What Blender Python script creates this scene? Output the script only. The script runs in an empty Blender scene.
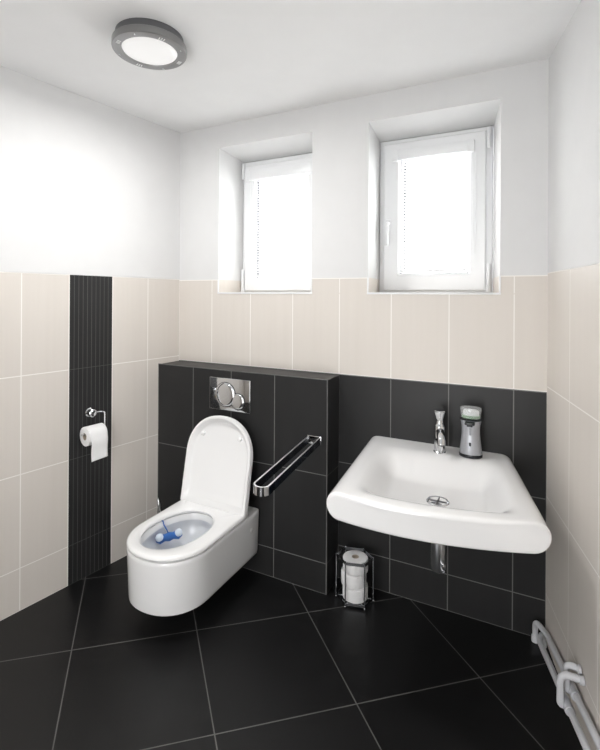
import bpy, bmesh, math, random
from mathutils import Vector, Matrix
random.seed(4)
S = 1.1                                   # drawing units to metres
SC = bpy.context.scene
COL = SC.collection
PI = math.pi

# ------------------------------------------------------------------ materials
def mat(name, color, rough=.5, metal=0., coat=0., spec=.5, emit=None, estr=0., alpha=1.):
    m = bpy.data.materials.new(name); m.use_nodes = True
    b = m.node_tree.nodes['Principled BSDF']
    b.inputs['Base Color'].default_value = (*color, 1)
    b.inputs['Roughness'].default_value = rough
    b.inputs['Metallic'].default_value = metal
    b.inputs['Coat Weight'].default_value = coat
    b.inputs['Specular IOR Level'].default_value = spec
    if emit:
        b.inputs['Emission Color'].default_value = (*emit, 1)
        b.inputs['Emission Strength'].default_value = estr
    return m

def noisy(name, c1, c2, rough=.4, scale=(6, 6, 6), detail=4., bump=0., coat=0., rough2=None, spec=.5):
    """two close tones mixed by stretched noise, plus a little bump"""
    m = mat(name, c1, rough, coat=coat, spec=spec)
    nt = m.node_tree; b = nt.nodes['Principled BSDF']
    tc = nt.nodes.new('ShaderNodeTexCoord'); mp = nt.nodes.new('ShaderNodeMapping')
    mp.inputs['Scale'].default_value = scale
    nz = nt.nodes.new('ShaderNodeTexNoise'); nz.inputs['Scale'].default_value = 1; nz.inputs['Detail'].default_value = detail
    mx = nt.nodes.new('ShaderNodeMix'); mx.data_type = 'RGBA'
    mx.inputs['A'].default_value = (*c1, 1); mx.inputs['B'].default_value = (*c2, 1)
    L = nt.links
    L.new(tc.outputs['Object'], mp.inputs['Vector']); L.new(mp.outputs['Vector'], nz.inputs['Vector'])
    L.new(nz.outputs['Fac'], mx.inputs['Factor']); L.new(mx.outputs['Result'], b.inputs['Base Color'])
    if rough2 is not None:
        mr = nt.nodes.new('ShaderNodeMapRange'); mr.inputs['To Min'].default_value = rough; mr.inputs['To Max'].default_value = rough2
        L.new(nz.outputs['Fac'], mr.inputs['Value']); L.new(mr.outputs['Result'], b.inputs['Roughness'])
    if bump:
        bp = nt.nodes.new('ShaderNodeBump'); bp.inputs['Strength'].default_value = bump; bp.inputs['Distance'].default_value = .004
        L.new(nz.outputs['Fac'], bp.inputs['Height']); L.new(bp.outputs['Normal'], b.inputs['Normal'])
    return m

M = {}
M['plaster'] = noisy('white_plaster', (.69, .69, .69), (.73, .73, .73), .9, (9, 9, 9), 5, .06, spec=.2)
M['ceiling'] = noisy('ceiling_paint', (.79, .79, .79), (.83, .83, .83), .92, (7, 7, 7), 5, .05, spec=.2)
M['beige'] = noisy('beige_tile', (.655, .612, .562), (.705, .662, .615), .42, (30, 30, 1.2), 5, .03, coat=.0, rough2=.5, spec=.35)
M['beige_grout'] = noisy('pale_grout', (.86, .835, .80), (.90, .875, .84), .85, (30, 30, 30))
M['black'] = noisy('black_wall_tile', (.0185, .0185, .0188), (.025, .025, .0255), .34, (14, 14, 2.), 4, .02, rough2=.46, spec=.28)
M['grey_grout'] = noisy('grey_grout', (.13, .128, .126), (.18, .178, .175), .85, (30, 30, 30))
M['strip_grout'] = noisy('dark_strip_grout', (.085, .084, .083), (.11, .108, .106), .8, (30, 30, 30))
M['ceramic'] = mat('white_ceramic', (.90, .90, .903), .10, coat=.5)
M['ceramic'].node_tree.nodes['Principled BSDF'].inputs['Coat Roughness'].default_value = .04
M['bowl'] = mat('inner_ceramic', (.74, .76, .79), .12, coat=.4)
M['seat'] = mat('white_duroplast', (.90, .90, .90), .16, coat=.3)
M['chrome'] = mat('chrome', (.64, .65, .665), .07, 1.)
M['brushed'] = mat('brushed_steel', (.30, .30, .30), .28, 1.)
M['satin'] = mat('satin_chrome_edge', (.85, .85, .86), .45, 1.)
M['navy'] = mat('dark_blue_gloss', (.006, .010, .018), .12)
M['trapmetal'] = mat('satin_chrome', (.62, .63, .65), .30, 1.)
M['dark_metal'] = mat('dark_grey_metal', (.20, .20, .21), .35, 1.)
M['silver'] = mat('satin_silver_plastic', (.44, .45, .48), .34, .55)
M['darkplastic'] = mat('black_plastic', (.012, .014, .018), .25)
M['upvc'] = mat('white_window_plastic', (.83, .84, .85), .28)
M['gasket'] = mat('grey_gasket', (.25, .25, .26), .7)
M['paper'] = noisy('toilet_tissue', (.84, .84, .845), (.88, .88, .885), .95, (60, 60, 60), 6, .35, spec=.1)
M['card'] = mat('cardboard_core', (.55, .48, .40), .9)
M['pipe'] = mat('white_pipe_enamel', (.66, .67, .70), .32)
M['blue'] = mat('blue_plastic', (.03, .13, .42), .3)
M['pearl'] = mat('pale_freshener_ball', (.70, .78, .88), .35)
M['wire'] = mat('chrome_wire', (.55, .56, .58), .16, 1.)
M['lampglass'] = mat('opal_lamp_glass', (.5, .5, .5), .4, emit=(1, .985, .965), estr=.40)
M['green'] = mat('green_label', (.16, .38, .16), .5)
M['labelwhite'] = mat('white_label', (.85, .86, .86), .5)
M['lens'] = mat('grey_window_strip', (.28, .29, .31), .2)
M['water'] = mat('bowl_water', (.62, .66, .70), .02)

def glass_mat(name, tint, gloss):
    m = bpy.data.materials.new(name); m.use_nodes = True
    nt = m.node_tree; nt.nodes.remove(nt.nodes['Principled BSDF'])
    o = nt.nodes['Material Output']
    t = nt.nodes.new('ShaderNodeBsdfTransparent'); t.inputs['Color'].default_value = (*tint, 1)
    g = nt.nodes.new('ShaderNodeBsdfGlossy'); g.inputs['Roughness'].default_value = .02
    mx = nt.nodes.new('ShaderNodeMixShader'); mx.inputs[0].default_value = gloss
    nt.links.new(t.outputs[0], mx.inputs[1]); nt.links.new(g.outputs[0], mx.inputs[2]); nt.links.new(mx.outputs[0], o.inputs[0])
    return m
M['glass'] = glass_mat('window_glass', (.97, .98, .98), .05)
M['clear'] = glass_mat('clear_bottle_plastic', (.9, .92, .92), .12)
_nt = M['clear'].node_tree; _d = _nt.nodes.new('ShaderNodeBsdfDiffuse'); _d.inputs[0].default_value = (.8, .82, .83, 1)
_m = _nt.nodes.new('ShaderNodeMixShader'); _m.inputs[0].default_value = .26; _o = _nt.nodes['Material Output']
_nt.links.new(_o.inputs[0].links[0].from_socket, _m.inputs[1]); _nt.links.new(_d.outputs[0], _m.inputs[2]); _nt.links.new(_m.outputs[0], _o.inputs[0])
# thin blind slat: some light passes through
m = bpy.data.materials.new('white_blind_slat'); m.use_nodes = True
nt = m.node_tree; nt.nodes.remove(nt.nodes['Principled BSDF'])
d = nt.nodes.new('ShaderNodeBsdfDiffuse'); d.inputs[0].default_value = (.88, .88, .88, 1)
t = nt.nodes.new('ShaderNodeBsdfTranslucent'); t.inputs[0].default_value = (.9, .9, .9, 1)
mx = nt.nodes.new('ShaderNodeMixShader'); mx.inputs[0].default_value = .5
nt.links.new(d.outputs[0], mx.inputs[1]); nt.links.new(t.outputs[0], mx.inputs[2]); nt.links.new(mx.outputs[0], nt.nodes['Material Output'].inputs[0])
M['slat'] = m

# floor: big square tiles laid diagonally, thin grout lines
FA = (1.4002, 1.4561, .9848); FB = (-1.3071, 1.5695, 1.8329)
def floor_mat():
    m = noisy('black_floor_tile', (.0062, .0062, .0064), (.0085, .0085, .0088), .36, (4, 4, 4), 4, .02, rough2=.46, spec=.34)
    nt = m.node_tree; L = nt.links; b = nt.nodes['Principled BSDF']
    base = b.inputs['Base Color'].links[0].from_socket
    tc = nt.nodes.new('ShaderNodeTexCoord')
    def math_(op, a, c=None):
        n = nt.nodes.new('ShaderNodeMath'); n.operation = op
        for i, v in enumerate((a, c)):
            if v is None: continue
            if isinstance(v, (int, float)): n.inputs[i].default_value = v
            else: L.new(v, n.inputs[i])
        return n.outputs[0]
    masks = []
    for cf in (FA, FB):
        dt = nt.nodes.new('ShaderNodeVectorMath'); dt.operation = 'DOT_PRODUCT'
        L.new(tc.outputs['Object'], dt.inputs[0]); dt.inputs[1].default_value = (cf[0] / S, cf[1] / S, 0)
        u = math_('ADD', dt.outputs['Value'], cf[2] + 100.5)
        fr = math_('ABSOLUTE', math_('SUBTRACT', math_('FRACT', u), .5))
        masks.append(math_('LESS_THAN', fr, .0042))
    g = math_('MAXIMUM', masks[0], masks[1])
    mx = nt.nodes.new('ShaderNodeMix'); mx.data_type = 'RGBA'
    L.new(g, mx.inputs['Factor']); L.new(base, mx.inputs['A']); mx.inputs['B'].default_value = (.12, .118, .115, 1)
    L.new(mx.outputs['Result'], b.inputs['Base Color'])
    return m
M['floor'] = floor_mat()

# ------------------------------------------------------------------ mesh helper
class MB:
    def __init__(self): self.v = []; self.f = []; self.m = []; self.mi = 0
    def quad(self, a, b, c, d, mi=None):
        n = len(self.v); self.v += [tuple(a), tuple(b), tuple(c), tuple(d)]
        self.f.append((n, n + 1, n + 2, n + 3)); self.m.append(self.mi if mi is None else mi)
    def add(self, vs, fs, mi=None):
        n = len(self.v); self.v += [tuple(x) for x in vs]
        for f in fs: self.f.append(tuple(i + n for i in f)); self.m.append(self.mi if mi is None else mi)
    def box(self, lo, hi, bev=0., seg=2, mi=None, xf=None):
        bm = bmesh.new(); bmesh.ops.create_cube(bm, size=1)
        c = [(a + b) / 2 for a, b in zip(lo, hi)]; s = [b - a for a, b in zip(lo, hi)]
        for v in bm.verts: v.co = Vector([c[i] + v.co[i] * s[i] for i in range(3)])
        if bev: bmesh.ops.bevel(bm, geom=bm.edges[:], offset=min(bev, min(s) * .49), segments=seg, profile=.5, affect='EDGES')
        bm.verts.ensure_lookup_table()
        self.add([(xf @ v.co) if xf else v.co for v in bm.verts], [[v.index for v in f.verts] for f in bm.faces], mi); bm.free()
    def loft(self, rings, cap0=True, cap1=True, closed=True, mi=None):
        k = len(rings[0]); vs = [p for r in rings for p in r]; fs = []
        for i in range(len(rings) - 1):
            for j in range(k if closed else k - 1):
                a = i * k + j; b = i * k + (j + 1) % k
                fs.append((a, b, b + k, a + k))
        if cap0: fs.append(tuple(range(k - 1, -1, -1)))
        if cap1: fs.append(tuple((len(rings) - 1) * k + j for j in range(k)))
        self.add(vs, fs, mi)
    def lathe(self, prof, c=(0, 0, 0), axis=(0, 0, 1), n=40, sx=1., sy=1., cap0=True, cap1=True, mi=None):
        ax = Vector(axis).normalized(); q = Vector((0, 0, 1)).rotation_difference(ax); c = Vector(c)
        rings = [[c + q @ Vector((r * sx * math.cos(2 * PI * j / n), r * sy * math.sin(2 * PI * j / n), h)) for j in range(n)] for r, h in prof]
        self.loft(rings, cap0, cap1, True, mi)
    def tube(self, pts, r, n=14, caps=True, closed=False, mi=None):
        P = [Vector(p) for p in pts]; rings = []; up = None; m = len(P)
        for i in range(m):
            if closed: t = (P[(i + 1) % m] - P[i - 1]).normalized()
            else: t = (P[min(i + 1, m - 1)] - P[max(i - 1, 0)]).normalized()
            if up is None: up = t.orthogonal().normalized()
            up = (up - t * up.dot(t)).normalized(); w = t.cross(up)
            rr = r[i] if isinstance(r, (list, tuple)) else r
            rings.append([P[i] + (up * math.cos(2 * PI * j / n) + w * math.sin(2 * PI * j / n)) * rr for j in range(n)])
        if closed: rings.append(rings[0]); caps = False
        self.loft(rings, caps, caps, True, mi)
    def sphere(self, c, r, n=20, sz=1., mi=None):
        self.lathe([(max(1e-4, r * math.sin(PI * i / n)), -r * sz * math.cos(PI * i / n)) for i in range(n + 1)], c, n=n, mi=mi)
    def grid(self, fn, nu, nv, mi=None):
        vs = [fn(i / nu, j / nv) for j in range(nv + 1) for i in range(nu + 1)]
        fs = [(j * (nu + 1) + i, j * (nu + 1) + i + 1, (j + 1) * (nu + 1) + i + 1, (j + 1) * (nu + 1) + i) for j in range(nv) for i in range(nu)]
        self.add(vs, fs, mi)
    def build(self, name, mats, parent=None, smooth=True, angle=35, weld=True):
        o0 = Vector(parent['_o']) if parent is not None and '_o' in parent else Vector((0, 0, 0))
        me = bpy.data.meshes.new(name)
        me.from_pydata([tuple((Vector(p) - o0) * S) for p in self.v], [], self.f)
        for k in (mats if isinstance(mats, (list, tuple)) else [mats]): me.materials.append(M[k])
        for p, mi in zip(me.polygons, self.m): p.material_index = mi
        bm = bmesh.new(); bm.from_mesh(me)
        if weld: bmesh.ops.remove_doubles(bm, verts=bm.verts, dist=1e-5)
        bmesh.ops.recalc_face_normals(bm, faces=bm.faces); bm.to_mesh(me); bm.free()
        if smooth:
            me.polygons.foreach_set('use_smooth', [True] * len(me.polygons)); me.set_sharp_from_angle(angle=math.radians(angle))
        me.update()
        o = bpy.data.objects.new(name, me); COL.objects.link(o)
        if parent is not None:
            o.parent = parent
            o['_o'] = tuple(o0)
        return o

def rounded(pts, r, n=6):
    """polyline with rounded corners"""
    P = [Vector(p) for p in pts]; out = [P[0]]
    for i in range(1, len(P) - 1):
        a = (P[i - 1] - P[i]); b = (P[i + 1] - P[i]); rr = min(r, a.length * .49, b.length * .49)
        p0 = P[i] + a.normalized() * rr; p1 = P[i] + b.normalized() * rr
        for k in range(n + 1):
            t = k / n; out.append(p0 * (1 - t) ** 2 + P[i] * 2 * t * (1 - t) + p1 * t * t)
    out.append(P[-1]); return out

def thing(name, label, cat, base, group=None):
    o = bpy.data.objects.new(name, None); COL.objects.link(o)
    o.location = Vector(base) * S; o.empty_display_size = .05
    o['_o'] = tuple(base); o['label'] = label; o['category'] = cat
    if group: o['group'] = group
    return o
def tag(o, label, cat, group=None):
    o['label'] = label; o['category'] = cat
    if group: o['group'] = group
    return o
def struct(o): o['kind'] = 'structure'; return o

# ------------------------------------------------------------------ room numbers
LA, RA, W, CZ = .1609, .2121, 2.0094, 2.465       # side walls splay outwards towards the camera
YB = -2.75                                          # rear wall
FZ = 0.
lw = lambda t, z, off=0.: (-LA * t + off * .987, -t - off * LA * .987, z)
rw = lambda t, z, off=0.: (W + RA * t - off * .978, -t - off * RA * .978, z)
GD, GR, GH = .152, 1.067, 1.047                    # ledge depth, right end, height
G = .0045                                           # grout width

def tile_wall(mb, P, cols, rows, tile, grout, holes=(), g=G):
    """cells between successive lines are tiles; the lines themselves are grout. P(u, z) -> point"""
    us = []; zs = []
    for lst, src in ((us, cols), (zs, rows)):
        for k, c in enumerate(src):
            h = g / 2
            lst += [(c - h, c + h)]
    U = [x for a in us for x in a]; Z = [x for a in zs for x in a]
    for i in range(len(U) - 1):
        for j in range(len(Z) - 1):
            uc, zc = (U[i] + U[i + 1]) / 2, (Z[j] + Z[j + 1]) / 2
            if any(h[0] < uc < h[1] and h[2] < zc < h[3] for h in holes): continue
            mi = tile(uc, zc) if (i % 2 and j % 2) else grout(uc, zc)
            mb.quad(P(U[i], Z[j]), P(U[i + 1], Z[j]), P(U[i + 1], Z[j + 1]), P(U[i], Z[j + 1]), mi)

# materials of the walls: 0 plaster 1 beige 2 beige grout 3 black 4 grey grout 5 strip grout
WM = ['plaster', 'beige', 'beige_grout', 'black', 'grey_grout', 'strip_grout']
TEND = 2.75
# ---- left wall
mb = MB()
Tl, R1l, R2l, R3l = 1.552, 1.078, .626, .196
c0 = [0, .226, .446]
def seg(mb, P, u0, u1, rows, ti, gi, inner=(), g=G):
    tile_wall(mb, P, [u0, *inner, u1], rows, lambda u, z: ti, lambda u, z: gi, g=g)
rows_l = [0, R3l, R2l, R1l, Tl]
tile_wall(mb, lw, c0, rows_l, lambda u, z: 1, lambda u, z: 2)
sx0, sx1 = .446 + G / 2, .678 - G / 2
stripw = (sx1 - sx0) / 10
tile_wall(mb, lw, [sx0 + .0008 + stripw * k * .994 for k in range(11)], [0, R3l, R2l, R1l, Tl], lambda u, z: 3, lambda u, z: 5, g=.0022)
tile_wall(mb, lw, [.678, .8942, 1.128, 1.366, 1.604, 1.842, 2.08, 2.318, 2.556, TEND], rows_l, lambda u, z: 1, lambda u, z: 2)
mb.quad(lw(-.0, Tl), lw(TEND, Tl), lw(TEND, CZ), lw(0, CZ), 0)
mb.quad(lw(-.05, 0, -.006), lw(TEND, 0, -.006), lw(TEND, CZ, -.006), lw(-.05, CZ, -.006), 0)
mb.add([lw(t, z, o) for t in (-.1, TEND) for z in (-.1, CZ) for o in (-.012, -.15)], [(0, 1, 3, 2), (4, 6, 7, 5), (0, 4, 5, 1), (2, 3, 7, 6), (0, 2, 6, 4), (1, 5, 7, 3)], 0)
struct(mb.build('wall_left', WM, smooth=False, weld=False))
# ---- right wall
mb = MB()
Tr, R1r, R2r, R3r = 1.556, 1.076, .612, .200
rows_r = [0, R3r, R2r, R1r, Tr]
tile_wall(mb, rw, [0, .2818, .5482, .815, 1.082, 1.349, 1.616, 1.883, 2.15, 2.417, TEND], rows_r, lambda u, z: 1, lambda u, z: 2)
mb.quad(rw(0, Tr), rw(TEND, Tr), rw(TEND, CZ), rw(0, CZ), 0)
mb.add([rw(t, z, o) for t in (-.1, TEND) for z in (-.1, CZ) for o in (-.012, -.15)], [(0, 1, 3, 2), (4, 6, 7, 5), (0, 4, 5, 1), (2, 3, 7, 6), (0, 2, 6, 4), (1, 5, 7, 3)], 0)
struct(mb.build('wall_right', WM, smooth=False, weld=False))
# ---- back wall with two splayed window openings
Tb, R1b, R2b, R3b = 1.548, 1.0496, .598, .168
WD = .25
SILL, HEAD, HEADB = 1.470, 2.330, 2.307
WL = dict(x0=.297, x1=.907, b0=.303, b1=.876)
WR = dict(x0=1.219, x1=1.825, b0=1.203, b1=1.782)
holes = [(w['x0'], w['x1'], SILL, HEAD) for w in (WL, WR)]
mb = MB()
bw = lambda u, z: (u, 0, z)
colsb = [0] + [.2506 + .2719 * k for k in range(7)] + [W]
cc = sorted(colsb + [])
def brk(vals, extra):       # tile grid lines plus bare cuts at the openings
    return vals
# bands: floor..R1 dark, R1..SILL beige, SILL..T beige with cut-outs, T..ceiling plaster
tile_wall(mb, bw, colsb, [0, R3b, R2b, R1b], lambda u, z: 3, lambda u, z: 4)
mb.quad(bw(0, R1b + G / 2), bw(W, R1b + G / 2), bw(W, R1b + G * 1.2), bw(0, R1b + G * 1.2), 2)
def band(x0, x1, z0, z1):
    cs = [c for c in colsb if x0 - 1e-6 < c < x1 + 1e-6]
    xs = [x0] + sorted(sum([[c - G / 2, c + G / 2] for c in cs if x0 + .01 < c < x1 - .01], [])) + [x1]
    for i in range(len(xs) - 1):
        mb.quad(bw(xs[i], z0), bw(xs[i + 1], z0), bw(xs[i + 1], z1 - G), bw(xs[i], z1 - G), 2 if i % 2 else 1)
    if z1 == Tb: mb.quad(bw(x0, z1 - G), bw(x1, z1 - G), bw(x1, z1), bw(x0, z1), 2)
    else: mb.quad(bw(x0, z1 - G), bw(x1, z1 - G), bw(x1, z1), bw(x0, z1), 1)
band(0, W, R1b + G * 1.2, SILL)
for x0, x1 in ((0, WL['x0']), (WL['x1'], WR['x0']), (WR['x1'], W)):
    band(x0, x1, SILL, Tb)
    mb.quad(bw(x0, Tb), bw(x1, Tb), bw(x1, HEAD), bw(x0, HEAD), 0)
mb.quad(bw(0, HEAD), bw(W, HEAD), bw(W, CZ), bw(0, CZ), 0)
for w in (WL, WR):
    for a, b in (('x0', 'b0'), ('x1', 'b1')):
        xa, xb = w[a], w[b]
        mb.quad((xa, 0, SILL), (xb, WD, SILL), (xb, WD, Tb), (xa, 0, Tb), 1)
        mb.quad((xa, 0, Tb), (xb, WD, Tb), (xb, WD, HEADB), (xa, 0, HEAD), 0)
    mb.quad((w['x0'], 0, HEAD), (w['x1'], 0, HEAD), (w['b1'], WD, HEADB), (w['b0'], WD, HEADB), 0)
    mb.quad((w['x0'], 0, SILL), (w['x1'], 0, SILL), (w['b1'], WD, SILL + .001), (w['b0'], WD, SILL + .001), 1)
# outer masonry around the frames
xs = [-.3, WL['b0'], WL['b1'], WR['b0'], WR['b1'], 2.4]
for i in range(5):
    if i in (1, 3):
        mb.box((xs[i], WD, -.1), (xs[i + 1], WD + .1, SILL)); mb.box((xs[i], WD, HEADB), (xs[i + 1], WD + .1, CZ))
    else: mb.box((xs[i], WD, -.1), (xs[i + 1], WD + .1, CZ))
struct(mb.build('wall_back', WM, smooth=False, weld=False))
# ---- tiled ledge in front of the back wall
mb = MB()
lx0 = -LA * GD
gf = lambda u, z: (u, -GD, z)
R2g, R3g = .578, .149
tile_wall(mb, gf, [lx0 + G / 2, .239, .500, .771, GR - .0015], [0, R3g, R2g, GH - .0015], lambda u, z: 3, lambda u, z: 4)
gs = lambda u, z: (GR + G * .2, -u, z)
tile_wall(mb, gs, [0, GD - .0005], [0, R3g, R2g, GH - .0015], lambda u, z: 3, lambda u, z: 4)
gt = lambda u, v: (u, -v, GH)
tile_wall(mb, gt, [0, .239, .500, .771, GR - .0015], [0, GD - .0015], lambda u, z: 3, lambda u, z: 4)
mb.box((lx0 + .001, -GD + .004, 0), (GR - .004, -.0005, GH - .004), mi=3)
struct(mb.build('wall_ledge', WM, smooth=False, weld=False))
# ---- floor, ceiling, rear wall with a doorway left open for fill light
mb = MB(); mb.box((-.75, YB - .15, -.1), (2.9, .34, 0)); struct(mb.build('floor', 'floor', smooth=False))
mb = MB(); mb.box((-.75, YB - .15, CZ), (2.9, .34, CZ + .12)); struct(mb.build('ceiling', 'ceiling', smooth=False))
mb = MB()
D0, D1, DH = .75, 1.75, 2.05
for lo, hi in (((-.6, YB - .12, 0), (D0, YB, CZ)), ((D1, YB - .12, 0), (2.75, YB, CZ)), ((D0, YB - .12, DH), (D1, YB, CZ))): mb.box(lo, hi)
mb.quad((-.45, YB + .002, 0), (D0, YB + .002, 0), (D0, YB + .002, 1.55), (-.45, YB + .002, 1.55), 1)
mb.quad((D1, YB + .002, 0), (2.6, YB + .002, 0), (2.6, YB + .002, 1.55), (D1, YB + .002, 1.55), 1)
struct(mb.build('wall_rear', WM, smooth=False, weld=False))

# ------------------------------------------------------------------ windows
def window(idx, w, fr, sash, gl, hinge_side):
    y0 = .235
    (fx0, fx1, fz0, fz1) = fr
    root = bpy.data.objects.new('window_%d' % idx, None); COL.objects.link(root)
    base = ((fx0 + fx1) / 2, y0, SILL); root.location = Vector(base) * S; root['_o'] = base; root['kind'] = 'structure'; root.empty_display_size = .05
    def ring(mb, a, b, ya, yb, bev=.004):
        # four mitred rails between outer rectangle a and inner rectangle b
        A = [(a[0], a[2]), (a[1], a[2]), (a[1], a[3]), (a[0], a[3])]; B = [(b[0], b[2]), (b[1], b[2]), (b[1], b[3]), (b[0], b[3])]
        for k in range(4):
            q = (k + 1) % 4
            prof = lambda s, e: None
            def ringpts(o, i):
                ox, oz = o; ix, iz = i; dx, dz = (ix - ox), (iz - oz)
                f = bev / max(abs(dx), 1e-6)
                P = lambda t, y: (ox + dx * t, y, oz + dz * t)
                return [P(0, yb), P(0, ya + bev), P(f, ya), P(1 - f * 2, ya), P(1, ya + bev * 2), P(1, yb)]
            mb.loft([ringpts(A[k], B[k]), ringpts(A[q], B[q])], True, True, True)
    mb = MB(); ring(mb, fr, (fx0 + .05, fx1 - .05, fz0 + .045, fz1 - .05), y0 + .006, y0 + .075); mb.build('frame', 'upvc', root, angle=20)
    mb = MB(); ring(mb, sash, (gl[0] - .004, gl[1] + .004, gl[2] - .004, gl[3] + .004), y0 - .012, y0 + .05, .006); sa = mb.build('sash', 'upvc', root, angle=20)
    mb = MB(); ring(mb, (gl[0] - .006, gl[1] + .006, gl[2] - .006, gl[3] + .006), (gl[0], gl[1], gl[2], gl[3]), y0 + .008, y0 + .024, .001); mb.build('glazing_seal', 'gasket', sa)
    mb = MB(); mb.box((gl[0] - .005, y0 + .014, gl[2] - .005), (gl[1] + .005, y0 + .020, gl[3] + .005)); mb.build('pane', 'glass', sa, smooth=False)
    hx = sash[1] + .012 if hinge_side == 'R' else sash[0] - .012
    for za, zb in ((fz1 - .11, fz1 - .012), (SILL + .012, SILL + .15)):
        mb = MB(); mb.lathe([(.0075, 0), (.009, .003), (.009, zb - za - .003), (.0075, zb - za)], (hx, y0 - .012, za), n=16)
        if za < 1.6: mb.box((hx - .012, y0 - .016, SILL + .006), (hx + .012, y0 + .002, SILL + .03), .002)
        mb.build('hinge', 'upvc', root)
    hxx = (sash[0] + .03) if hinge_side == 'R' else (sash[1] - .03)
    zc = 1.835
    mb = MB()
    mb.box((hxx - .014, y0 - .022, zc - .035), (hxx + .014, y0 - .012, zc + .035), .004)
    mb.tube(rounded([(hxx, y0 - .015, zc + .012), (hxx, y0 - .045, zc + .012), (hxx, y0 - .047, zc - .11)], .012), .009, 12)
    mb.build('handle', 'upvc', sa)
    return root

window(1, WL, (.308, .874, 1.474, 2.302), (.332, .850, 1.482, 2.274), (.415, .762, 1.570, 2.178), 'L')
window(2, WR, (1.206, 1.779, 1.474, 2.302), (1.232, 1.750, 1.484, 2.280), (1.326, 1.661, 1.580, 2.184), 'R')

def blind(label, gl, cord_x, hx0, hx1, htop):
    y = .232
    base = ((gl[0] + gl[1]) / 2, y, gl[2]); t = thing('window_blind', label, 'blind', base, 'venetian blinds on the windows')
    mb = MB(); mb.box((hx0, y - .030, gl[3] - .004), (hx1, y - .0105, htop), .003)
    mb.box((hx0 - .004, y - .032, gl[3] - .008), (hx0 + .03, y - .0105, htop + .003), .003); mb.box((hx1 - .03, y - .032, gl[3] - .008), (hx1 + .004, y - .0105, htop + .003), .003)
    mb.build('headrail', 'upvc', t)
    n = 36; mb = MB(); h = (gl[3] - gl[2] - .025) / n; a = math.radians(8)
    for k in range(n):
        z = gl[2] + .02 + h * (k + .5)
        rows = []
        for q in range(4):
            s = (q / 3 - .5) * .0125; arch = .0012 * (1 - (2 * q / 3 - 1) ** 2)
            rows.append([(x, y + s * math.cos(a), z + s * math.sin(a) + arch) for x in (gl[0] + .006, gl[1] - .006)])
        mb.loft(rows, False, False, False)
    mb.build('slats', 'slat', t, angle=60)
    mb = MB(); mb.box((gl[0] + .004, y - .008, gl[2] + .004), (gl[1] - .004, y + .008, gl[2] + .016), .002); mb.build('bottom_rail', 'upvc', t)
    for k, x in enumerate((gl[0] + .022, gl[1] - .022)):
        mb = MB()
        for yy in (y - .0075, y + .0075): mb.tube([(x, yy, gl[2] + .01), (x, yy, gl[3])], .0011, 6)
        for q in range(n): mb.tube([(x - .008, y - .009, gl[2] + .02 + h * (q + .1)), (x + .008, y - .009, gl[2] + .02 + h * (q + .1))], .0042 if k == 0 else .002, 6)
        mb.build('ladder_tape', 'gasket' if k == 0 else 'upvc', t)
    mb = MB(); cx = cord_x
    mb.tube(rounded([(cx, y - .024, gl[3]), (cx + .002, y - .024, gl[2] + .2), (cx + .008, y - .024, gl[2] + .08), (cx + .016, y - .024, gl[2] + .2), (cx + .012, y - .024, gl[3])], .02), .0014, 8)
    mb.build('cord', 'upvc', t)
blind('white venetian blind covering the narrower window above the toilet', (.415, .762, 1.570, 2.178), .385, .350, .835, 2.238)
blind('white venetian blind covering the wider window above the washbasin', (1.326, 1.661, 1.580, 2.184), 1.690, 1.284, 1.692, 2.234)

for k, w in enumerate((WL, WR)):
    mb = MB()
    mb.box((w['x0'] - .004, -.004, SILL - .006), (w['x1'] + .004, .004, SILL + .003), .001)
    for x in (w['x0'], w['x1']): mb.box((x - .004, -.004, SILL + .003), (x + .003, .004, Tb), .001)
    struct(mb.build('trim_%d' % (k + 1), 'upvc'))

# ------------------------------------------------------------------ toilet
TX, TH, TYC = .488, .203, -.572
def dshape(hw, yr, z, cx=TX, yc=TYC, n=28, rr=.02, nose=1.0, p=2.15):
    """rounded-front outline: straight sides from yr to yc, then an arc"""
    pts = []
    for k in range(5):
        a = PI / 2 * k / 4
        pts.append((cx - hw + rr * (1 - math.sin(a)), yr - rr * (1 - math.cos(a)), z)) if False else None
    left = [(cx - hw + rr, yr, z), (cx - hw + rr * .3, yr - rr * .3, z), (cx - hw, yr - rr, z)]
    for k in range(1, 6): left.append((cx - hw, yr - rr + (yc - yr + rr) * k / 6, z))
    arc = []
    for k in range(n + 1):
        a = PI * k / n
        c, s_ = math.cos(a), math.sin(a)
        arc.append((cx - hw * math.copysign(abs(c) ** (2 / p), c), yc - hw * nose * abs(s_) ** (2 / p), z))
    right = [(2 * cx - x, y, zz) for x, y, zz in reversed(left)]
    rear = [(cx + hw - rr - (2 * hw - 2 * rr) * k / 16, yr, z) for k in range(1, 16)]
    return [Vector(q) for q in left + arc + right + rear]
def ellip(cx, cy, a, b, z, ref, p=2.05):
    """inner loop with one point per point of the outer loop ref, found along the same bearing"""
    out = []
    for q in ref:
        an = math.atan2((q.y - cy) / b, (q.x - cx) / a)
        c, s_ = math.cos(an), math.sin(an)
        r = (abs(c) ** p + abs(s_) ** p) ** (-1 / p)
        out.append(Vector((cx + a * r * c, cy + b * r * s_, z)))
    return out
RIM = .338
toilet = thing('toilet', 'white wall-hung toilet with raised lid, mounted on the black tiled ledge', 'toilet', (TX, -.45, .09))
YR = -GD - .001
mb = MB()
rings = [dshape(TH * .80, YR, .099, yc=TYC + .02), dshape(TH * .90, YR, .103, yc=TYC + .008), dshape(TH * .955, YR, .115), dshape(TH * .965, YR, .13), dshape(TH * .985, YR, .24), dshape(TH, YR, .32), dshape(TH, YR, RIM - .006), dshape(TH - .003, YR - .001, RIM - .001), dshape(TH - .008, YR - .004, RIM)]
HC, HA, HB = (.470, -.530), .142, .192
ref = rings[-1]
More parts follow.
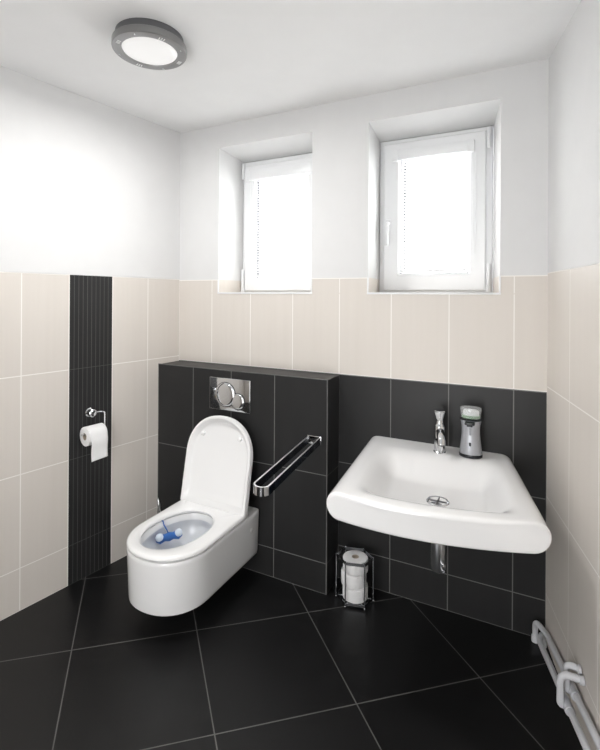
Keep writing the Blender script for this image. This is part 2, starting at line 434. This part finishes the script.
rings += [ellip(*HC, HA + .004, HB + .002, RIM, ref), ellip(*HC, HA + .001, HB, RIM - .006, ref), ellip(*HC, HA - .002, HB - .003, RIM - .03, ref)]
mb.loft(rings, True, False); mb.build('body', 'ceramic', toilet, angle=40)
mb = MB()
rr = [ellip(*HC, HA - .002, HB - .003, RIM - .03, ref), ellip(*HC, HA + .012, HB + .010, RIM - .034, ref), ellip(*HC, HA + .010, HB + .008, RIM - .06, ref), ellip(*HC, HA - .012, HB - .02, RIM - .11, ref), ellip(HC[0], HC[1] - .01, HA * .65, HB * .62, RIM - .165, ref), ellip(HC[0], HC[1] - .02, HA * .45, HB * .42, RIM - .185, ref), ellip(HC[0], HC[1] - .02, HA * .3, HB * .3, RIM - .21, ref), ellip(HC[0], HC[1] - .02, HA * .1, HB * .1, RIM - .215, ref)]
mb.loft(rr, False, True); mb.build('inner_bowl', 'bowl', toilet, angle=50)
mb = MB(); mb.loft([ellip(HC[0], HC[1] - .012, HA * .62, HB * .58, RIM - .169, ref)], True, False); mb.build('water', 'water', toilet)
# seat
SY = -.262; SZ0, SZ1 = RIM + .006, RIM + .027
mb = MB()
o_ = lambda hw, z, yr=SY, d=0.: dshape(hw, yr, z, rr=.012)
so = [o_(TH - .006, SZ0), o_(TH + .001, SZ0 + .005), o_(TH + .001, SZ1 - .010), o_(TH - .003, SZ1 - .003), o_(TH - .011, SZ1)]
rf = so[-1]
so += [ellip(*HC, HA + .012, HB + .010, SZ1, rf), ellip(*HC, HA + .004, HB + .002, SZ1 - .004, rf), ellip(*HC, HA - .002, HB - .004, SZ1 - .012, rf), ellip(*HC, HA, HB - .001, SZ0, rf), so[0]]
mb.loft(so, False, False); mb.build('seat', 'seat', toilet, angle=50)
mb = MB(); mb.box((TX - TH + .002, -.292, SZ1 - .014), (TX + TH - .002, -.262, SZ1 + .003), .005, 3)
mb.box((TX - .125, -.303, SZ1 - .004), (TX + .125, -.285, SZ1 + .0035), .003, 2)
mb.build('hinge_bar', 'seat', toilet)
# lid: standing up, leaning on the ledge
LT = math.atan2(.085, .445)
LO = Vector((TX, -.288, SZ1 - .006))
def lidpt(x, h, d):   # d towards the room
    return LO + Vector((x, h * math.sin(LT) - d * math.cos(LT), h * math.cos(LT) + d * math.sin(LT)))
def lidring(hw, h0, d, top):
    return [lidpt(q.x - TX, -(q.y) , d) for q in [Vector((x, y, 0)) for x, y in lidoutline(hw, h0, top)]]
def lidoutline(hw, h0, top, n=30):
    hc = top - hw * 1.0
    P = [(TX - hw, -h0 - (hc - h0) * k / 6) for k in range(6)]
    for k in range(n + 1):
        a = PI * k / n; c = math.cos(a); s_ = math.sin(a); p = 2.15
        P.append((TX - hw * math.copysign(abs(c) ** (2 / p), c), -hc - hw * abs(s_) ** (2 / p)))
    P += [(TX + hw, -h0 - (hc - h0) * (5 - k) / 6) for k in range(6)]
    return P
HT = .458
mb = MB()
L_ = [lidring(TH - .02, .02, -.012, HT - .02), lidring(TH - .004, .004, -.011, HT - .004), lidring(TH + .002, 0, -.006, HT + .002), lidring(TH + .002, 0, .016, HT + .002), lidring(TH - .001, .002, .020, HT - .001), lidring(TH - .010, .006, .021, HT - .010), lidring(TH - .015, .012, .019, HT - .015), lidring(TH - .026, .026, .000, HT - .027), lidring(TH - .036, .034, -.003, HT - .038)]
mb.loft(L_, True, True); lid = mb.build('lid', 'seat', toilet, angle=45)
for x in (-.118, .118):
    mb = MB(); c = lidpt(x, .355, -.003); ax = lidpt(x, .355, 1.) - c
    mb.lathe([(.011, 0), (.0125, .004), (.011, .011), (.006, .015)], c, ax, 18); mb.build('bumper', 'seat', lid)
mb = MB(); mb.lathe([(.013, 0), (.013, .003), (.010, .005)], (TX + TH * .985 - .001, -.235, .262), (1, 0, 0), 20); mb.build('bolt_cap', 'ceramic', toilet)
# freshener block hung from the rim
fr = thing('toilet_freshener', 'blue toilet rim freshener with two pale balls hanging inside the toilet bowl', 'toilet freshener', (.37, -.485, .25))
fc = Vector((.372, -.485, .272)); dv = Vector((.045, .07, .0)).normalized()
mb = MB()
mb.tube([fc - dv * .062 , fc - dv * .045, fc - dv * .02, fc, fc + dv * .02, fc + dv * .045, fc + dv * .062], [.012, .023, .016, .021, .016, .023, .012], 16)
mb.build('cage', 'blue', fr)
for s_ in (-1, 1):
    mb = MB(); mb.sphere(fc + dv * .046 * s_ + Vector((.006, -.006, .012)), .0185, 16); mb.build('scent_ball', 'pearl', fr)
mb = MB(); hk = Vector((HC[0] - HA + .004, -.485, 0))
mb.tube(rounded([fc, (fc.x - .012, fc.y, .30), (hk.x + .005, fc.y, RIM - .015), (hk.x + .002, fc.y, RIM + .0015), (hk.x - .012, fc.y, RIM + .0015)], .008), .0028, 8)
mb.build('hook', 'blue', fr)

# flush plate
px0, px1, pz0, pz1 = .362, .628, .829, 1.004
fp = thing('flush_plate', 'chrome dual flush plate on the black ledge above the toilet lid', 'flush plate', ((px0 + px1) / 2, -GD, pz0))
mb = MB(); mb.box((px0, -GD - .010, pz0), (px1, -GD - .0005, pz1), .003, 3); mb.build('plate', 'chrome', fp)
def dome(cx, cz, r, d, name, flat=1.):
    mb = MB(); mb.lathe([(r, 0), (r, d * .35), (r * .95, d * .7), (r * .75, d * .93), (r * .4, d), (.001, d)], (cx, -GD - .0098, cz), (0, -1, 0), 40, sy=flat); mb.build(name, 'chrome', fp, angle=50)
    mb = MB(); mb.tube([(cx + (r + .0015) * math.cos(2 * PI * k / 40), -GD - .0105, cz + (r + .0015) * flat * math.sin(2 * PI * k / 40)) for k in range(40)], .0012, 6, closed=True); mb.build('button_gap', 'darkplastic', fp)
dome(.470, .915, .066, .012, 'large_button'); dome(.551, .885, .044, .010, 'small_button')

# grab rail: a flat chrome band looped out from the ledge
gr = thing('grab_rail', 'looped flat rail with dark sides and chrome edges sticking out of the black ledge', 'grab rail', (1.03, -GD, .74))
rx0, rx1, ry0, ry1, rz0, rz1 = .966, 1.034, -GD - .003, -.785, .729, .762
skew = .066
def loop(hw, z, y1):
    cy = y1 + (rx1 - rx0) / 2; P = []
    cx = lambda y: (rx0 + rx1) / 2 + skew * (ry0 - y) / (ry0 - y1)
    for k in range(6): y = ry0 + (cy - ry0) * k / 6; P.append((cx(y) - hw, y, z))
    for k in range(17):
        a = PI * k / 16; y = cy - hw * math.sin(a); P.append((cx(y) - hw * math.cos(a), y, z))
    for k in range(5, -1, -1): y = ry0 + (cy - ry0) * k / 6; P.append((cx(y) + hw, y, z))
    return [Vector(p) for p in P]
ho = (rx1 - rx0) / 2; th = .0072
out0, out1, in0, in1 = loop(ho, rz0, ry1), loop(ho, rz1, ry1), loop(ho - th, rz0, ry1), loop(ho - th, rz1, ry1)
mb = MB()
mb.loft([in0, out0], False, False, False, mi=0)
for a_, b_, mi_ in ((0, 8, 2), (7, 22, 0), (21, 29, 2)):
    mb.loft([out0[a_:b_], out1[a_:b_]], False, False, False, mi=mi_); mb.loft([in0[a_:b_], in1[a_:b_]], False, False, False, mi=mi_)
mb.loft([out1, in1], False, False, False, mi=1)
for e in (0, -1): mb.quad(out0[e], out1[e], in1[e], in0[e])
mb.build('band', ['chrome', 'satin', 'navy'], gr, angle=40)
mb = MB(); mb.box((rx0 - .004, -GD - .008, rz0 - .004), (rx1 + .004, -GD - .0003, rz1 + .004), .002); mb.build('wall_flange', 'chrome', gr)
# toilet brush handle behind the toilet
br = thing('toilet_brush', 'slim chrome brush handle showing behind the toilet beside the left wall', 'toilet brush', (.103, -.27, 0))
mb = MB(); mb.lathe([(.045, 0), (.047, .004), (.047, .15), (.043, .153), (.040, .15), (.040, .01), (.001, .01)], (.103, -.27, .0005), n=30); mb.build('holder', 'brushed', br)
mb = MB(); mb.tube([(.103, -.27, .04), (.112, -.271, .20), (.111, -.272, .245), (.106, -.273, .275), (.099, -.274, .312), (.097, -.2745, .320)], [.006, .006, .009, .0105, .0085, .004], 14); mb.build('handle', 'chrome', br)
mb = MB(); mb.lathe([(.008, 0), (.030, .01), (.032, .06), (.008, .07)], (.103, -.27, .02), n=24); mb.build('bristles', 'labelwhite', br)

# ------------------------------------------------------------------ washbasin
SKX = (1.228, 1.884)                         # rear corners
FL, FR = Vector((1.272, -.650)), Vector((2.006, -.552))    # front corners at the widest bulge
ZR, ZF = .762, .742
BOW = .060
sink = thing('washbasin', 'white ceramic washbasin with a wide rounded front, fixed to the black tiles', 'washbasin', (1.6, -.02, .6))
RB = .051
def srow(t, inset=0., nt=56, nb=30):
    """closed profile at station t (0 wall, 1 front): top with bowl, right bullnose, underside, left bullnose"""
    x0, x1 = SKX[0] + (FL.x - SKX[0]) * t + inset, SKX[1] + (FR.x - SKX[1]) * t - inset
    zt = ZR + (ZF - ZR) * t - inset
    rb = RB - inset; P = []
    def yy(s): return -.0015 + (FL.y + (FR.y - FL.y) * s) * t - BOW * t * t * (1 - (2 * s - 1) ** 2)
    w = x1 - x0
    def add(x, z):
        s = (x - x0) / w; P.append(Vector((x, yy(s), z)))
    for k in range(nt + 1):
        x = x0 + rb + (w - 2 * rb) * k / nt
        s = (x - x0) / w
        dep = 0.
        sm = lambda q: max(0, min(1, q)) ** 2 * (3 - 2 * max(0, min(1, q)))
        es = sm((s - .115) / .17) * sm((.90 - s) / .15); et = sm((t - .17) / .30) * sm((.925 - t) / .13)
        e = es * et
        if e > 0:
            rd = min(1, math.hypot((s - .52) / .42, (t - .66) / .45))
            dep = e * (.058 + .024 * (1 - rd))
        add(x, zt - dep)
    for k in range(1, 12):
        a = PI / 2 - PI * k / 12; add(x1 - rb + rb * math.cos(a), zt - rb + rb * math.sin(a))
    for k in range(nb + 1):
        x = x1 - rb - (w - 2 * rb) * k / nb; s = (x - x0) / w
        u = max(0, 1 - ((abs(s - .5) / .42) ** 2.5 + (abs(t - .48) / .47) ** 2.5) ** (1 / 2.5))
        add(x, zt - 2 * rb - .062 * min(1, u * 1.8) ** .7 * (1 if u > 0 else 0))
    for k in range(1, 12):
        a = -PI / 2 - PI * k / 12; add(x0 + rb + rb * math.cos(a), zt - rb + rb * math.sin(a))
    return P
mb = MB()
NT = 54; st = [srow(k / NT * .978) for k in range(NT + 1)]
for k in range(1, 7):
    a = PI / 2 * k / 6; st.append(srow(.978 + .022 * math.sin(a), .014 * (1 - math.cos(a))))
mb.loft(st, True, True); mb.build('basin', 'ceramic', sink, angle=60)
# drain ring
dcx, dcy = 1.630, -.398
def bz(x, y):     # inside surface height near a point, from the lofted grid
    best = min((p for r in st for p in r[:57]), key=lambda p: (p.x - x) ** 2 + (p.y - y) ** 2); return best.z
dz = bz(dcx, dcy)
mb = MB(); mb.lathe([(.043, -.012), (.043, .002), (.040, .005), (.034, .004), (.032, -.001), (.001, -.001)], (dcx, dcy, dz), n=32); mb.build('drain', 'chrome', sink)
mb = MB(); mb.box((dcx - .034, dcy - .003, dz - .003), (dcx + .034, dcy + .003, dz + .0045), .001); mb.box((dcx - .003, dcy - .034, dz - .003), (dcx + .003, dcy + .034, dz + .0045), .001); mb.build('drain_cross', 'dark_metal', sink)
# waste trap below
mb = MB(); c = (1.626, -.36, .386)
mb.lathe([(.012, 0), (.022, .003), (.0265, .010), (.0265, .17), (.0255, .172), (.0255, .178), (.0265, .18), (.0265, .205), (.020, .208), (.020, .216)], c, n=36); trap = mb.build('waste_trap', 'trapmetal', sink); trap['label'] = 'chrome waste trap'
mb = MB(); mb.lathe([(.006, 0), (.006, .012), (.0045, .014)], (1.645, -.378, .425), (.6, -.8, 0), 14); mb.lathe([(.0045, 0), (.0045, .01)], (1.645, -.378, .402), (.6, -.8, 0), 14); mb.build('screw', 'chrome', trap)

# mixer tap
def deck_z(y): return ZR + (ZF - ZR) * (-y / .64)
tx, ty = 1.586, -.088; tz = deck_z(ty) - .001
tap = thing('mixer_tap', 'slim chrome mixer tap on the back rim of the washbasin', 'tap', (tx, ty, tz))
mb = MB(); mb.lathe([(.027, 0), (.027, .004), (.0245, .007), (.0245, .118), (.0235, .120)], (tx, ty, tz), n=36); mb.build('tap_body', 'chrome', tap)
mb = MB(); mb.lathe([(.0235, .1205), (.019, .128), (.017, .142), (.018, .152), (.026, .176), (.0285, .181), (.0285, .185), (.025, .188), (.001, .190)], (tx, ty, tz), n=36); mb.build('lever_cap', 'chrome', tap)
mb = MB(); sp = Vector((.22, -.97, 0)).normalized(); c = Vector((tx, ty, tz))
mb.tube([c + sp * .012 + Vector((0, 0, .098)), c + sp * .045 + Vector((0, 0, .096)), c + sp * .075 + Vector((0, 0, .088)), c + sp * .092 + Vector((0, 0, .075)), c + sp * .095 + Vector((0, 0, .062))], [.0165, .017, .0175, .018, .018], 20); spo = mb.build('spout', 'chrome', tap, angle=50)
mb = MB(); e = c + sp * .0952 + Vector((0, 0, .0617)); mb.lathe([(.0125, -.001), (.0125, .004)], e, (.0, 0, -1), 18); mb.build('aerator', 'dark_metal', spo)

# soap dispenser
dx, dy = 1.716, -.085; dz0 = deck_z(dy) - .0005
sd = thing('soap_dispenser', 'silver automatic soap dispenser with clear refill bottle beside the tap', 'soap dispenser', (dx, dy, dz0))
fy = .72
mb = MB(); mb.lathe([(.044, 0), (.048, .003), (.0485, .012), (.047, .015)], (dx, dy, dz0), n=44, sy=fy); mb.build('base_ring', 'darkplastic', sd)
mb = MB(); mb.lathe([(.0465, .015), (.0465, .022), (.0435, .045), (.040, .075), (.0375, .100), (.0372, .120), (.039, .140), (.0425, .157), (.043, .159)], (dx, dy, dz0), n=44, sy=fy); mb.build('housing', 'silver', sd, angle=50)
mb = MB(); mb.lathe([(.043, .159), (.046, .160), (.046, .164), (.042, .166)], (dx, dy, dz0), n=44, sy=fy); mb.build('collar', 'darkplastic', sd)
yf = dy - .036 * fy - .002
mb = MB(); mb.box((dx - .020, dy - .058, dz0 + .148), (dx + .020, dy - .02, dz0 + .158), .003); mb.box((dx - .012, dy - .058, dz0 + .141), (dx + .012, dy - .03, dz0 + .149), .003); mb.build('nozzle', 'darkplastic', sd)
mb = MB(); mb.box((dx - .0045, dy - .0375 * fy - .0012, dz0 + .098), (dx + .0045, dy - .02, dz0 + .130), .0012); mb.build('level_window', 'lens', sd)
mb = MB(); mb.box((dx - .0045, dy - .0425 * fy - .0006, dz0 + .052), (dx + .0045, dy - .02, dz0 + .068), .0012); mb.build('sensor_eye', 'darkplastic', sd)
mb = MB(); mb.lathe([(.033, .166), (.0405, .170), (.0425, .195), (.0445, .208), (.043, .213), (.030, .215), (.001, .2155)], (dx, dy, dz0), n=44, sy=fy); bt = mb.build('refill_bottle', 'clear', sd, angle=50)
mb = MB(); mb.lathe([(.028, .168), (.033, .170), (.034, .196), (.030, .202), (.001, .203)], (dx, dy, dz0), n=32, sy=fy * .9); mb.build('soap', 'labelwhite', bt)
mb = MB(); mb.lathe([(.036, .168), (.0375, .171), (.0375, .180), (.036, .181)], (dx, dy, dz0), n=32, sy=fy * .92, cap0=False, cap1=False); mb.build('label', 'green', bt)

# ------------------------------------------------------------------ paper holder on the left wall
ph = thing('paper_holder', 'chrome toilet paper holder on the black striped tiles', 'paper holder', lw(.57, .78))
AX = Vector((-LA, -1, 0)).normalized(); NRM = Vector((1, -LA, 0)).normalized()
def wp(t, z, off): return Vector(lw(t, z)) + NRM * off
mb = MB(); mb.lathe([(.021, 0), (.023, .002), (.023, .006), (.017, .010), (.016, .024), (.020, .028), (.020, .040), (.015, .045), (.001, .046)], wp(.574, .846, .0005), NRM, 32); mb.build('rosette', 'chrome', ph)
RO = .060; rcz = .754
mb = MB(); mb.tube(rounded([wp(.574, .846, .034), wp(.532, .848, .04), wp(.522, .846, RO), wp(.522, rcz, RO), wp(.53, rcz, RO), wp(.645, rcz, RO)], .016), .0042, 12); mb.build('arm', 'chrome', ph)
roll = thing('toilet_roll', 'white toilet roll hanging on the chrome holder, with its loose end down', 'toilet roll', wp(.56, .6, RO), None)
r0, r1 = .533, .630; RR = .048; rcz2 = rcz - .011
mb = MB()
mb.lathe([(.018, 0), (RR - .003, 0), (RR, .002), (RR, r1 - r0 - .002), (RR - .003, r1 - r0), (.018, r1 - r0), (.018, 0)], wp(r0, rcz2, RO), AX, 48, cap0=False, cap1=False); mb.build('roll', 'paper', roll)
mb = MB(); mb.lathe([(.0182, .0005), (.0182, r1 - r0 - .0005), (.0165, r1 - r0 - .0005), (.0165, .0005), (.0182, .0005)], wp(r0, rcz2, RO), AX, 32, cap0=False, cap1=False); mb.build('core', 'card', roll)
mb = MB()
sheet = [(RR * math.sin(a), RR * math.cos(a)) for a in [PI * (.1 + .4 * k / 8) for k in range(9)]] + [(RR + .001 + .002 * math.sin(k * .9), -.112 * k / 8) for k in range(1, 9)]
def shp(s, v):
    k = v * (len(sheet) - 1); i = min(int(k), len(sheet) - 2); f = k - i
    a = sheet[i][0] * (1 - f) + sheet[i + 1][0] * f; z = sheet[i][1] * (1 - f) + sheet[i + 1][1] * f
    drop = .006 * s * max(0, v - .5) * 2
    return wp(r0 + .002 + (r1 - r0 - .012) * s, rcz2 + z - drop, RO + a + .0012 + .0015 * math.sin(v * 9 + s * 3) * max(0, v - .5))
mb.grid(shp, 10, 32)
bm_ = MB(); bm_.v = mb.v; bm_.f = mb.f; bm_.m = mb.m
sh = bm_.build('loose_sheet', 'paper', roll)
md = sh.modifiers.new('thickness', 'SOLIDIFY'); md.thickness = .0012

# ------------------------------------------------------------------ spare roll rack
rk = thing('roll_rack', 'hexagonal chrome wire rack holding spare rolls on the floor by the ledge', 'rack', (1.20, -.118, 0))
rc = Vector((1.200, -.120, 0)); HR = .090; ang = math.radians(18)
hexp = lambda z, r=HR: [rc + Vector((r * math.cos(ang + PI / 3 * k), r * .86 * math.sin(ang + PI / 3 * k), z)) for k in range(6)]
RZ = .204
for z, nm, h in ((RZ, 'top_band', .0065), (.016, 'bottom_band', .005)):
    mb = MB(); o = hexp(z); i_ = hexp(z, HR - .003); up = Vector((0, 0, h))
    mb.loft([[p - up for p in o], [p + up for p in o], [p + up for p in i_], [p - up for p in i_], [p - up for p in o]], False, False); mb.build(nm, 'wire', rk, angle=30)
for k, p in enumerate(hexp(0)):
    mb = MB(); mb.tube([p + Vector((0, 0, .0045)), p + Vector((0, 0, RZ + .010))], .0032, 10); mb.sphere(p + Vector((0, 0, .0052)), .005, 10); mb.build('upright', 'wire', rk)
mb = MB()
for k in range(3):
    h = hexp(.0125, HR - .004); mb.tube([h[k], h[k + 3]], .0028, 8)
mb.build('base_wires', 'wire', rk)
def spare(z, label, jit, name='toilet_roll'):
    t = thing('spare_toilet_roll', label, 'toilet roll', rc + Vector((jit[0], jit[1], z)), 'spare rolls in the wire rack')
    r = .060; h = .0630; c = rc + Vector((jit[0], jit[1], z))
    mb = MB(); mb.lathe([(.017, .001), (r - .005, 0), (r - .001, .003), (r, .007), (r, h - .007), (r - .001, h - .003), (r - .005, h - .0005), (.017, h - .001), (.017, .001)], c, n=48, cap0=False, cap1=False); mb.build('roll', 'paper', t)
    mb = MB(); mb.lathe([(.0172, .0015), (.0172, h - .0015), (.0157, h - .0015), (.0157, .0015), (.0172, .0015)], c, n=28, cap0=False, cap1=False); mb.build('core', 'card', t)
spare(.0155, 'white spare toilet roll at the bottom of the wire rack', (.003, .0))
spare(.079, 'white spare toilet roll in the middle of the stack in the wire rack', (-.004, -.002))
spare(.1425, 'white spare toilet roll on top of the stack in the wire rack', (.003, .002))

# ------------------------------------------------------------------ heating pipes at the right wall
pg = 'heating pipes along the right wall'
def pipe(label, x0, y0, h, off, tee_t, tee_h, ext, rise, bulge):
    t = thing('heating_pipe', label, 'pipe', (x0, y0, 0), pg)
    hz = lambda q: h + rise * (q - .1)
    path = [Vector((x0, y0, .003)), Vector((x0, y0, h)), Vector(rw(.085, hz(.1), off)), Vector(rw(TEND - .02, hz(TEND), off))]
    mb = MB(); mb.tube(rounded(path, .03, 8), .0108, 16); mb.build('run', 'pipe', t)
    mb = MB(); mb.lathe([(.0145, 0), (.0145, .022), (.0125, .026)], (x0, y0, .0005), n=22); mb.build('floor_collar', 'pipe', t)
    mb = MB()
    p = Vector(rw(tee_t, hz(tee_t), off)); q = Vector(rw(tee_t + .004, hz(tee_t) + tee_h, off)); w_ = Vector(rw(tee_t + ext, hz(tee_t) + tee_h, .004))
    mb.tube(rounded([p, Vector(rw(tee_t + .002, hz(tee_t), off + bulge)), Vector(rw(tee_t + .004, hz(tee_t) + tee_h, off + bulge)), w_] if bulge else [p, q, w_], .03, 8), .0108, 16); br_ = mb.build('branch', 'pipe', t)
    mb = MB(); mb.lathe([(.0135, 0), (.0135, .012)], w_, (-.978, -RA, 0), 18); mb.build('wall_collar', 'pipe', br_)
    mb = MB(); mb.tube([Vector(rw(tee_t - .03, hz(tee_t - .03), off)), Vector(rw(tee_t + .03, hz(tee_t + .03), off))], .0155, 18); mb.build('tee', 'pipe', br_)
pipe('white heating pipe running uppermost of the two along the right wall', 1.970, -.024, .088, .019, .40, .090, .02, .14, .022)
pipe('white heating pipe running lowermost of the two along the right wall', 1.998, -.040, .056, .046, .43, .106, .02, .14, .022)

# ------------------------------------------------------------------ ceiling lamp
lx, ly = .599, -.855
lamp = thing('ceiling_lamp', 'round brushed steel ceiling lamp with opal glass', 'lamp', (lx, ly, CZ - .07))
mb = MB(); mb.lathe([(.128, 0), (.128, -.036), (.110, -.038)], (lx, ly, CZ - .0005), n=64); mb.build('housing', 'dark_metal', lamp)
mb = MB(); mb.lathe([(.138, -.030), (.140, -.032), (.140, -.056), (.138, -.058), (.118, -.060), (.106, -.058), (.104, -.054), (.104, -.036), (.138, -.030)], (lx, ly, CZ), n=72, cap0=False, cap1=False); mb.build('ring', 'brushed', lamp)
mb = MB(); mb.lathe([(.105, -.050), (.102, -.056), (.085, -.062), (.05, -.0665), (.001, -.068)], (lx, ly, CZ), n=56, cap0=False); mb.build('diffuser', 'lampglass', lamp, angle=60)
for a0 in (20, 110, 200, 290):
    a = math.radians(a0); mb = MB(); mb.sphere((lx + .126 * math.cos(a), ly + .126 * math.sin(a), CZ - .0593), .004, 10); mb.build('screw', 'chrome', lamp)
for a0 in (65, 155, 245, 335):
    mb = MB()
    for k in (-1, 0, 1):
        a = math.radians(a0 + k * 4.2); d_ = Vector((math.cos(a), math.sin(a), 0)); p = Vector((lx, ly, CZ - .0595))
        mb.tube([p + d_ * .114, p + d_ * .127], .0020, 8)
    mb.build('vent_slot', 'labelwhite', lamp)

# ------------------------------------------------------------------ light
SKY_FRONT, FILL_BACK = 8.0, 4.2      # bright overcast sky outside the windows, added fill entering by the rear doorway
wd = bpy.data.worlds.new('sky_with_fill'); SC.world = wd; wd.use_nodes = True
bg = wd.node_tree.nodes['Background']; bg.inputs['Color'].default_value = (1, 1, 1, 1); 
wn = wd.node_tree; tc = wn.nodes.new('ShaderNodeTexCoord'); sx = wn.nodes.new('ShaderNodeSeparateXYZ'); mr = wn.nodes.new('ShaderNodeMapRange')
wn.links.new(tc.outputs['Generated'], sx.inputs[0]); wn.links.new(sx.outputs['Y'], mr.inputs['Value'])
mr.inputs['From Min'].default_value = -.35; mr.inputs['From Max'].default_value = .1; mr.inputs['To Min'].default_value = FILL_BACK; mr.inputs['To Max'].default_value = SKY_FRONT; mr.interpolation_type = 'SMOOTHSTEP'
wn.links.new(mr.outputs['Result'], bg.inputs['Strength'])

lp = bpy.data.lights.new('ceiling_lamp_bulb', 'AREA'); lp.shape = 'DISK'; lp.size = .19 * S; lp.energy = 12; lp.color = (1, .99, .98)
lo = bpy.data.objects.new('ceiling_lamp_bulb', lp); COL.objects.link(lo); lo.location = Vector((lx, ly, CZ - .073)) * S

# ------------------------------------------------------------------ camera
cd = bpy.data.cameras.new('camera'); cam = bpy.data.objects.new('camera', cd); COL.objects.link(cam)
F, PX, PY, YAW, ROLL = 449.87, 299.98, 296.59, .4622, .006
cam.location = Vector((1.9206, -2.1725, 1.4503)) * S
cd.sensor_fit = 'VERTICAL'; cd.sensor_height = 36; cd.lens = F / 750 * 36
cd.shift_x = (300 - PX) / 750; cd.shift_y = -(375 - PY) / 750
cam.rotation_mode = 'XYZ'
cam.matrix_world = Matrix.Translation(cam.location) @ Matrix.Rotation(YAW, 4, 'Z') @ Matrix.Rotation(PI / 2, 4, 'X') @ Matrix.Rotation(ROLL, 4, 'Z')
cd.clip_start = .01
SC.camera = cam
SC.view_settings.view_transform = 'Standard'; SC.view_settings.look = 'None'; SC.view_settings.gamma = 1; SC.view_settings.use_curve_mapping = False
SC.view_settings.exposure = .36
SC.cycles.use_denoising = True
SC.cycles.max_bounces = 12; SC.cycles.diffuse_bounces = 8; SC.cycles.glossy_bounces = 6; SC.cycles.transparent_max_bounces = 16
SC.cycles.sample_clamp_indirect = 8

for o in bpy.data.objects:
    if '_o' in o: del o['_o']
